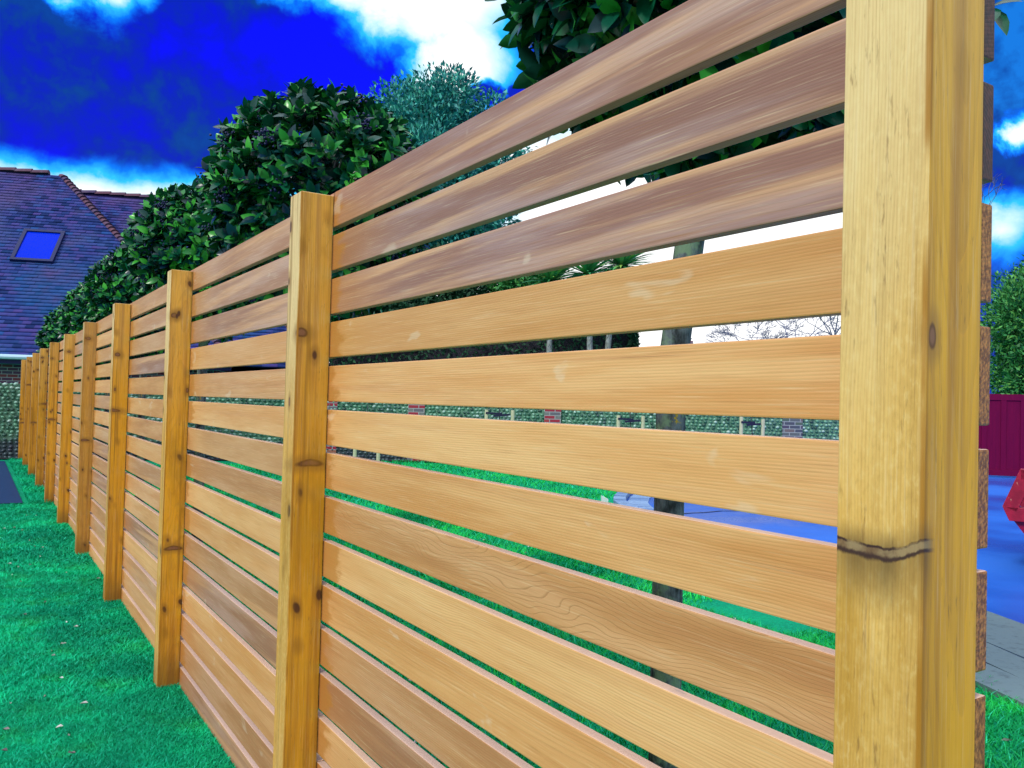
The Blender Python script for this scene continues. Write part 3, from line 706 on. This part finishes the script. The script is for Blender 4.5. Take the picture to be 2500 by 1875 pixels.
# soil strip at the foot of the wall
def strip(pts, o0, o1, z, name, m, label):
    v = []; f = []
    for i, p in enumerate(pts):
        t = (pts[min(i+1, len(pts)-1)]-pts[max(i-1, 0)]).normalized(); n_ = Vector((t.y, -t.x))
        v += [(*(p+n_*o0), z), (*(p+n_*o1), z)]
    for i in range(len(pts)-1): f.append((2*i, 2*i+1, 2*i+3, 2*i+2))
    me = bpy.data.meshes.new(name); me.from_pydata(v, [], f); return tag(link(name, me, m), label, kind='structure')
strip(wall_pts, -.05, .35, .02, 'soil', M['soil'], 'narrow strip of dark bare soil along the wall foot')

# ------------------------------------------------------------------ house
HR = R(-20); house = empty('house', (-.22, 21.5, 0), HR, 'brick bungalow with a steep purple tiled roof and one skylight', 'house')
ZE, ZR = .73+EYE, 6.09+EYE
mb = MB(); mb.box((-9, .35, 0), (4.4, 10.4, ZE-.12)); wl = mb.build('wall', M['brick_house'], house)
mb = MB(); mb.box((4.4, 2.15, 0), (6.6, 12.2, ZE-.12)); mb.build('wall', M['brick_house'], house)
roof = None
def hip_roof(s0, s1, n0, n1, ze, zr, name):
    mid = (n0+n1)/2; hp = mid-n0; mb = MB()
    v = [(s0, n0, ze), (s1, n0, ze), (s1, n1, ze), (s0, n1, ze), (s0, mid, zr), (s1-hp, mid, zr)]
    mb.add(v, [(0, 1, 5, 4), (1, 2, 5), (2, 3, 4, 5), (3, 0, 4), (0, 3, 2, 1)])
    rf = mb.build(name, M['tile'], house)
    # plain tiles, course by course, on the front slope
    tv = []; g = np.random.default_rng(int(s1*10)); sl = math.hypot(hp, zr-ze); gauge = .135; tw = .19
    uv = np.array([0, hp/sl, (zr-ze)/sl]); nv = np.array([0, -(zr-ze)/sl, hp/sl]); uu_ = np.array([1., 0, 0]); base = np.array([0, n0, ze])
    for r in range(int(sl/gauge)):
        v0 = r*gauge; off = (r % 2)*tw/2; s_ = max(s0, -5.5)+off; lim = s1-hp*(v0+.06)/sl
        while s_ < lim:
            e = min(s_+tw-.004, lim+.03); lift = .042+g.uniform(-.004, .006); tilt = g.uniform(-.004, .004)
            c = [(s_, v0-.02, lift+tilt), (e, v0-.02, lift-tilt), (e, v0+gauge+.01, .010), (s_, v0+gauge+.01, .010)]
            q = [base+uu_*a+uv*b+nv*k for a, b, k in c]; lowq = [q[0]-nv*.022, q[1]-nv*.022]
            tv.append(np.array(q+lowq)); s_ += tw
    tv = np.array(tv); fl2 = np.array([0, 1, 2, 3, 4, 5, 1, 0]); lo = (np.arange(len(tv))*6)[:, None]+fl2[None]
    link('tiles', np_mesh('tiles', tv.reshape(-1, 3), lo, np.full(len(tv)*2, 4)), M['tile'], rf)
    # bonnet tiles down the hip and half-round tiles on the ridge
    def caps(a, b, nm, rad, ln, flare):
        mbx = MB(); a, b = Vector(a), Vector(b); t = (b-a).normalized(); k = int((b-a).length/ln); sd_ = t.cross(Vector((0, 0, 1))).normalized(); u_ = sd_.cross(t)
        for i in range(k):
            p0, p1 = a+t*(i*ln), a+t*(i*ln+ln*1.05); vv = []
            for p, rr, up_ in ((p0, rad, .0), (p1, rad*flare, .03)):
                for j in range(7):
                    an = math.pi*j/6; vv.append(p+sd_*math.cos(an)*rr+u_*(math.sin(an)*rr*.8-.03+up_))
            mbx.add(vv, [(j, j+1, j+8, j+7) for j in range(6)]+[tuple(range(7, 14))])
        return mbx.build(nm, M['ridge'], rf, smooth=False)
    caps((max(s0, -6), mid, zr+.03), (s1-hp, mid, zr+.03), 'ridge_tiles', .13, .42, 1.04)
    caps((s1-hp, mid, zr+.02), (s1, n0, ze+.02), 'hip_tiles', .085, .17, 1.35)
    return rf
roof = hip_roof(-9.3, 4.79, 0, 10.8, ZE, ZR, 'roof')
hip_roof(-1.0, 7.0, 1.8, 12.6, ZE, 6.02+EYE, 'roof')
mb = MB(); mb.tube([(-9.3, -.06, ZE-.02), (4.75, -.06, ZE-.02)], .055, 8); mb.build('gutter', M['white'], house)
mb = MB(); mb.box((-9.3, .0, ZE-.17), (4.7, .03, ZE-.03)); mb.build('fascia', M['darkframe'], house)
# skylight lies in the front slope
pitch = math.atan2(ZR-ZE, 5.4)
def sky_pt(px, py):
    o = Vector((CAM_X, 0, EYE)); dv = fw+rt2*((px-1250)/2032.5)-up2*((py-937.5)/2032.5)
    inv = (Matrix.Translation((-.22, 21.5, 0)) @ Matrix.Rotation(HR, 4, 'Z')).inverted(); o = inv @ o; dv = inv.to_3x3() @ dv
    k = (ZR-ZE)/5.4; t = (ZE+k*o.y-o.z)/(dv.z-k*dv.y); return o+dv*t
tl, br, tr, bl = sky_pt(58, 567), sky_pt(136, 646), sky_pt(157, 571), sky_pt(27, 642)
cs = (tl.x+tr.x+bl.x+br.x)/4; sw = ((tr.x-tl.x)+(br.x-bl.x))/4; v0 = (bl.y+br.y)/2/math.cos(pitch); v1 = (tl.y+tr.y)/2/math.cos(pitch)
sk = empty('skylight', (cs, 0, ZE)); sk.parent = house; sk.rotation_euler = (pitch, 0, 0)
mb = MB(); f_ = .09
mb.box((-sw, v0, .0), (sw, v0+f_, .11)); mb.box((-sw, v1-f_, .0), (sw, v1, .11)); mb.box((-sw, v0+f_, .0), (-sw+f_, v1-f_, .11)); mb.box((sw-f_, v0+f_, .0), (sw, v1-f_, .11))
mb.build('frame', M['darkframe'], sk, bevel=.008)
mb = MB(); mb.box((-sw+f_-.005, v0+f_-.005, .03), (sw-f_+.005, v1-f_+.005, .075)); mb.build('pane', M['glass'], sk)
# windows in the wall of the rear wing
for s_ in (4.9, 5.75):
    mb = MB(); z0, z1 = .95, ZE-.22
    for a, b in (((s_, 2.10, z0), (s_+.7, 2.14, z0+.06)), ((s_, 2.10, z1-.06), (s_+.7, 2.14, z1)), ((s_, 2.10, z0+.06), (s_+.06, 2.14, z1-.06)), ((s_+.64, 2.10, z0+.06), (s_+.7, 2.14, z1-.06))): mb.box(a, b)
    wn = mb.build('window', M['white'], house)
    mb = MB(); mb.box((s_+.055, 2.118, z0+.055), (s_+.645, 2.13, z1-.055)); mb.build('pane', M['glass'], wn)

# ------------------------------------------------------------------ trees beyond the wall
def lump_crown(seed, radii, lumps, leaves, size, name='crown', up=.3, lump=.34):
    g = np.random.default_rng(seed); cu = unit(g, lumps)*(g.uniform(.35, 1, lumps)**.5)[:, None]*(1-lump*.7)
    cu[:, 2] = np.where(cu[:, 2] < -.75, -.75, cu[:, 2]); P = []; D = []
    k = leaves//lumps
    for c in cu:
        u = unit(g, k); r = (g.uniform(.25, 1, k)**.5)*lump*g.uniform(.75, 1.2)
        P.append(c+u*r[:, None]); D.append(u+np.array([0, 0, up])+g.normal(size=(k, 3))*.5)
    P = np.concatenate(P)*np.array(radii); D = np.concatenate(D); U = g.normal(size=D.shape)+np.array([0, 0, 1.2])
    t, f = small_leaf(); return place_leaves(name, t, f, P, D, U, size*g.uniform(.6, 1.3, len(P)), False)
def crown_tree(name, c, radii, m, seed, lumps, leaves, size, label, group=None, trunk=True, up=.3, lump=.34):
    t = empty(name, (c.x, c.y, 0), 0, label, 'tree', group)
    link('crown', lump_crown(seed, radii, lumps, leaves, size, up=up, lump=lump), m, t, (0, 0, c.z))
    g = random.Random(seed); mb = MB(); r0 = max(.06, radii[0]*.05); top = c.z+radii[2]*.5
    mb.tube([(0, 0, -.1), (.03, .02, c.z*.3), (-.05, .03, c.z*.8), (.0, .0, top)], [r0*1.3, r0, r0*.7, r0*.25], 8)
    for k in range(9):
        a = k*2.4; z0 = c.z*g.uniform(.45, 1.0); L = radii[0]*g.uniform(.5, .85)
        mb.tube([(0, 0, z0), (math.cos(a)*L*.5, math.sin(a)*L*.5, z0+L*.35), (math.cos(a)*L, math.sin(a)*L, z0+L*.6)], [r0*.5, r0*.3, r0*.1], 5)
    mb.build('trunk', M['twig'], t, smooth=True); return t
crown_tree('evergreen_oak', at(1060, 440, 25), (2.95, 2.9, 3.5), M['oak'], 5, 110, 70000, .16, 'tall grey green evergreen oak with feathery crown beyond the wall', lump=.27)
crown_tree('evergreen_oak', at(925, 520, 27), (2.9, 2.9, 3.7), M['oak'], 6, 70, 40000, .17, 'lower shoulder of grey green oak left of the tallest oak', lump=.34)
crown_tree('dark_shrub_tree', at(1010, 760, 20.8), (2.9, 1.6, 1.75), M['conifer'], 12, 70, 26000, .15, 'dark evergreen shrub seen between the third and fourth slats by the second post')
crown_tree('green_shrub_tree', at(2550, 860, 22), (1.75, 1.6, 3.0), M['bush'], 15, 90, 52000, .13, 'bright green bushy evergreen behind the burgundy gate')
crown_tree('green_shrub_tree', at(1270, 705, 20.3), (.85, .9, 1.0), M['bush'], 22, 40, 9000, .12, 'small mid green shrub tree just left of the cabbage palms')
# clipped dark hedge
hp0, hp1 = at(790, 800, 19.2), at(1556, 800, 19.0)
hd = (hp1-hp0); hd.z = 0; hL = hd.length; hd.normalize()
hedge = empty('clipped_hedge', (hp0.x, hp0.y, 0), math.atan2(hd.y, hd.x), 'tall dark clipped conifer hedge with a sheer end behind the flint wall', 'hedge')
HH = 2.15+EYE
g = np.random.default_rng(44); n = 26000
q = g.uniform(0, 1, (n, 3)); q[:, 0] *= hL; q[:, 1] = (g.uniform(0, 1, n)**2)*1.2; q[:, 2] = q[:, 2]*HH*(1+.03*np.sin(q[:, 0]*2.1)); sel = g.integers(0, 4, n)
q[sel == 0, 2] = HH*(1+.03*np.sin(q[sel == 0, 0]*2.1))+g.normal(size=(sel == 0).sum())*.04; q[sel == 1, 0] = hL-abs(g.normal(size=(sel == 1).sum()))*.06
Dn = g.normal(size=(n, 3))*.6+np.array([0, -.6, .5]); tt, tf = small_leaf()
link('foliage', place_leaves('foliage', tt, tf, q, Dn, g.normal(size=(n, 3))+np.array([0, -1, .3]), .13*g.uniform(.6, 1.2, n), False), M['conifer'], hedge)
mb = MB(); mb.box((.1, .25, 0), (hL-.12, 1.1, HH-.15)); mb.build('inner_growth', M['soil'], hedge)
# cabbage palms
def palm(px, py, depth, label, heads, seed):
    c = at(px, py, depth); t = empty('cabbage_palm', (c.x, c.y, 0), -_yaw, label, 'palm', 'cabbage palms in front of the hedge'); g = np.random.default_rng(seed); mb = MB(); Ps = []; Ds = []
    for (ox, oz) in heads:
        top = Vector((ox, 0, c.z+oz)); mb.tube([(ox*.25, 0, -.1), (ox*.4, 0, c.z*.4), (ox*.6, .02, c.z*.72), (ox*.9, 0, c.z+oz-.1), top], [.085, .07, .06, .05, .045], 8)
        k = 190; u = unit(g, k); u[:, 2] = np.abs(u[:, 2])*1.3-.35; Ps.append(np.tile(np.array(top), (k, 1))+u*.03); Ds.append(u)
    mb.build('trunk', M['palmtrunk'], t, smooth=True)
    ys = np.linspace(0, 1, 6); hw = (.022, .042, .05, .042, .025, 0.); V = []; F = []
    for y, h in zip(ys, hw): V += [(-h, y, -.22*y*y+.02*(h > .02)), (h, y, -.22*y*y+.02*(h > .02))]
    for i in range(5): F.append((2*i, 2*i+1, 2*i+3, 2*i+2))
    Ps = np.concatenate(Ps); Ds = np.concatenate(Ds)
    link('crown', place_leaves('crown', np.array(V), F, Ps, Ds, np.tile([0, 0, 1.], (len(Ps), 1))+g.normal(size=Ps.shape)*.1, g.uniform(.6, .95, len(Ps)), False), M['palm'], t)
palm(1455, 672, 18.1, 'taller cabbage palm with two sword leaved heads and pale stems', [(-.18, -.02), (.55, .20)], 3)
palm(1345, 690, 18.4, 'shorter cabbage palm with one yellowing head', [(0, 0)], 4)

# bare winter trees
def bare_tree(px, py, depth, spread, label, seed, lev=6):
    c = at(px, py, depth); t = empty('bare_tree', (c.x, c.y, 0), 0, label, 'tree', 'leafless winter trees far behind'); g = random.Random(seed); mb = MB()
    H = c.z
    def grow(p, dv, L, r, k):
        q = p+dv*L; m_ = p.lerp(q, .5)+Vector((g.uniform(-1, 1), g.uniform(-1, 1), g.uniform(-1, 1)))*L*.09
        mb.tube([p, m_, q], [max(r, .010), max(r*.85, .009), max(r*.7, .008)], 5 if k > 3 else 3, cap=False)
        if k == 0: return
        for j in range(2 if k > 4 or g.random() < .45 else 3):
            e = (dv+Vector((g.gauss(0, 1), g.gauss(0, 1), g.gauss(0.1, .8)))*.55*spread).normalized(); grow(q, e, L*g.uniform(.68, .86), r*.64, k-1)
    grow(Vector((0, 0, -.1)), Vector((0, 0, 1)), H*.33, H*.017, lev)
    mb.build('branches', M['baretwig'], t)
bare_tree(1850, 765, 38, 1.0, 'low spreading bare tree right of the chimney top', 2, 8)
bare_tree(1940, 740, 44, 1.0, 'pale bare tree between the two blue twigged ones', 7, 8)
bare_tree(2025, 730, 34, .9, 'bare tree with a dark upright stem next to the nearest post', 9, 8)
bare_tree(2480, 545, 32, .9, 'bare blue twigged tree above the green evergreen', 11, 8)
# chimney of a far house
c = at(1704, 817, 46); dh = empty('far_house', (c.x, c.y, 0), -_yaw, 'far house whose chimney pot just shows past the tree trunk', 'house')
mb = MB(); mb.box((-3, 0, 0), (3, 5, c.z-1.6)); mb.build('wall', M['brick_house'], dh)
mb = MB(); z0 = c.z-1.6; mb.add([(-3.2, -.2, z0), (3.2, -.2, z0), (3.2, 5.2, z0), (-3.2, 5.2, z0), (-3.2, 2.5, c.z-.7), (3.2, 2.5, c.z-.7)], [(0, 1, 5, 4), (2, 3, 4, 5), (1, 2, 5), (3, 0, 4), (0, 3, 2, 1)]); rf = mb.build('roof', M['tile'], dh)
mb = MB(); mb.box((-.22, 2.2, c.z-1.4), (.22, 2.7, c.z-.18)); mb.build('chimney', M['brick_house'], rf)
mb = MB(); mb.tube([(0, 2.45, c.z-.18), (0, 2.45, c.z-.08), (0, 2.45, c.z-.05), (0, 2.45, c.z)], [.15, .15, .20, .17], 10); mb.build('chimney_pot', M['darkframe'], rf, smooth=True)

# ------------------------------------------------------------------ staked saplings
def sapling(pxa, pxb, py, depth, label, tall=0.0):
    a, b = at(pxa, py, depth), at(pxb, py+.0257*(pxb-pxa), depth); m_ = (a+b)/2; dv = b-a; dv.z = 0; hw = dv.length/2
    t = empty('staked_sapling', (m_.x, m_.y, 0), math.atan2(dv.y, dv.x), label, 'sapling', 'young trees tied to pairs of stakes along the wall')
    for s_ in (-1, 1):
        mb = MB(); mb.tube([(s_*hw, 0, -.1), (s_*hw, 0, m_.z+tall*(s_ < 0))], .036, 8); mb.build('stake', M['stake'], t, smooth=False)
    mb = MB(); mb.tube([(0, .01, -.05), (.01, 0, m_.z*.6), (-.02, .0, m_.z+.3), (.02, 0, m_.z+.75)], [.014, .012, .010, .005], 6)
    for k in range(7):
        z = m_.z*.9+k*.1; an = k*2.4; mb.tube([(0, 0, z), (math.cos(an)*.12, math.sin(an)*.12, z+.16), (math.cos(an)*.2, math.sin(an)*.2, z+.34)], [.005, .004, .002], 4)
    mb.build('stem', M['twig'], t, smooth=True)
    mb = MB(); z = m_.z-.075
    mb.box((-hw-.045, -.045, z-.02), (.02, -.034, z+.02), Matrix.Rotation(.03, 4, 'Y')); mb.box((-.02, -.047, z-.06), (hw+.045, -.036, z-.02), Matrix.Rotation(-.10, 4, 'Y'))
    mb.build('tie', M['rubber'], t)
sapling(1188, 1252, 1000, 16.75, 'sapling tied between two short pale stakes left of the tree trunk, by a brick pier')
sapling(1510, 1570, 1014, 16.6, 'sapling tied between two short stakes just left of the mossy tree trunk')
sapling(1810, 1863, 1022, 16.4, 'sapling on a taller stake right of the mossy tree trunk', .25)
sapling(868, 925, 1052, 16.2, 'sapling on pale stakes close beside the second fence post')
# small pale marker on the lawn
p = ray_ground(1476, 1228); mb = MB(); mb.add([(-.045, -.03, 0), (.045, -.03, 0), (.045, .03, 0), (-.045, .03, 0), (-.045, -.03, .10), (.045, -.03, .055), (.045, .03, .055), (-.045, .03, .10)], [(0, 3, 2, 1), (4, 5, 6, 7), (0, 1, 5, 4), (1, 2, 6, 5), (2, 3, 7, 6), (3, 0, 4, 7)])
o = mb.build('marker_block', M['marker'], None, (p.x, p.y, 0), bevel=.004); o.rotation_euler = (0, 0, -.5); tag(o, 'small pale sloping block standing on the lawn by the kerb', 'block')

# ------------------------------------------------------------------ gate
ga, gb = at(2355, 1070, 17.6), at(2660, 1070, 16.9); dv = gb-ga; dv.z = 0; GL = dv.length
gate = empty('driveway_gate', (ga.x, ga.y, 0), math.atan2(dv.y, dv.x), 'dark burgundy wooden gate of tall recessed panels across the driveway', 'gate'); GT = 1.74
mb = MB(); xs = np.arange(0, GL+.01, .36)
for x in xs: mb.box((x-.05, -.03, .16), (x+.05, .03, GT-.13))
mb.build('stile', M['gate'], gate, bevel=.004)
for z0, z1 in ((.04, .16), (GT-.13, GT)):
    mb = MB(); mb.box((-.05, -.032, z0), (xs[-1]+.05, .032, z1)); mb.build('rail', M['gate'], gate, bevel=.004)
mb = MB()
for a, b in zip(xs[:-1], xs[1:]): mb.box((a+.045, -.008, .15), (b-.045, .008, GT-.12))
mb.build('panel', M['gate'], gate)

# ------------------------------------------------------------------ skip
sp = at(2447, 1237, 6.9); rd = Vector((rt2.x, rt2.y, 0)).normalized()
skip = empty('skip', (sp.x, sp.y, 0), math.atan2(rd.y, rd.x)-.62, 'chipped red builders skip standing on the driveway by the gate', 'skip')
zt, zm, zb = .875, .555, .44
mb = MB(); LEN, WID = 2.4, 1.3
def loop(x0, z, x1, y0, y1): return [(x0, y0, z), (x1, y0, z), (x1, y1, z), (x0, y1, z)]
# lower hull: tapers to a narrow base
v = loop(.08, zb, LEN-.08, .04, WID-.04)+loop(.36, .03, LEN-.36, .16, WID-.16)
mb.add(v, [(0, 1, 5, 4), (1, 2, 6, 5), (2, 3, 7, 6), (3, 0, 4, 7), (4, 5, 6, 7)])
# upper hull set back inside the frame
v = loop(.12, zb, LEN-.12, .10, WID-.10)+loop(.22, zt-.02, LEN-.22, .10, WID-.10)
mb.add(v, [(0, 1, 5, 4), (1, 2, 6, 5), (2, 3, 7, 6), (3, 0, 4, 7)])
mb.build('hull', M['skip'], skip)
def flat_bar(pts, y0, y1, wd):
    """band of width wd that follows a polyline in the side plane"""
    mbx = MB()
    for (a, b) in zip(pts[:-1], pts[1:]):
        a, b = Vector((a[0], 0, a[1])), Vector((b[0], 0, b[1])); t = (b-a).normalized(); n_ = Vector((t.z, 0, -t.x))*wd
        q = [a, b, b+n_, a+n_]; mbx.add([(p_.x, y0, p_.z) for p_ in q]+[(p_.x, y1, p_.z) for p_ in q], [(0, 1, 2, 3), (4, 5, 6, 7), (0, 1, 5, 4), (1, 2, 6, 5), (2, 3, 7, 6), (3, 0, 4, 7)])
    return mbx
for y0, y1 in ((0, .10), (WID-.10, WID)):
    flat_bar([(0, zm), (.125, zt)], y0, y1, .11).build('end_post', M['skip'], skip, bevel=.004)
    flat_bar([(LEN-.125, zt), (LEN, zm)], y0, y1, .11).build('end_post', M['skip'], skip, bevel=.004)
    mb = MB(); mb.box((.125, y0, zt-.09), (LEN-.125, y1, zt-.003)); mb.build('rim', M['skip'], skip, bevel=.004)
    mb = MB(); mb.add([(0, y0, zm), (.05, y0, zb), (LEN-.05, y0, zb), (LEN, y0, zm), (0, y1, zm), (.05, y1, zb), (LEN-.05, y1, zb), (LEN, y1, zm)], [(0, 1, 2, 3), (4, 5, 6, 7), (0, 1, 5, 4), (1, 2, 6, 5), (2, 3, 7, 6), (3, 0, 4, 7)])
    mb.build('side_rail', M['skip'], skip, bevel=.004)
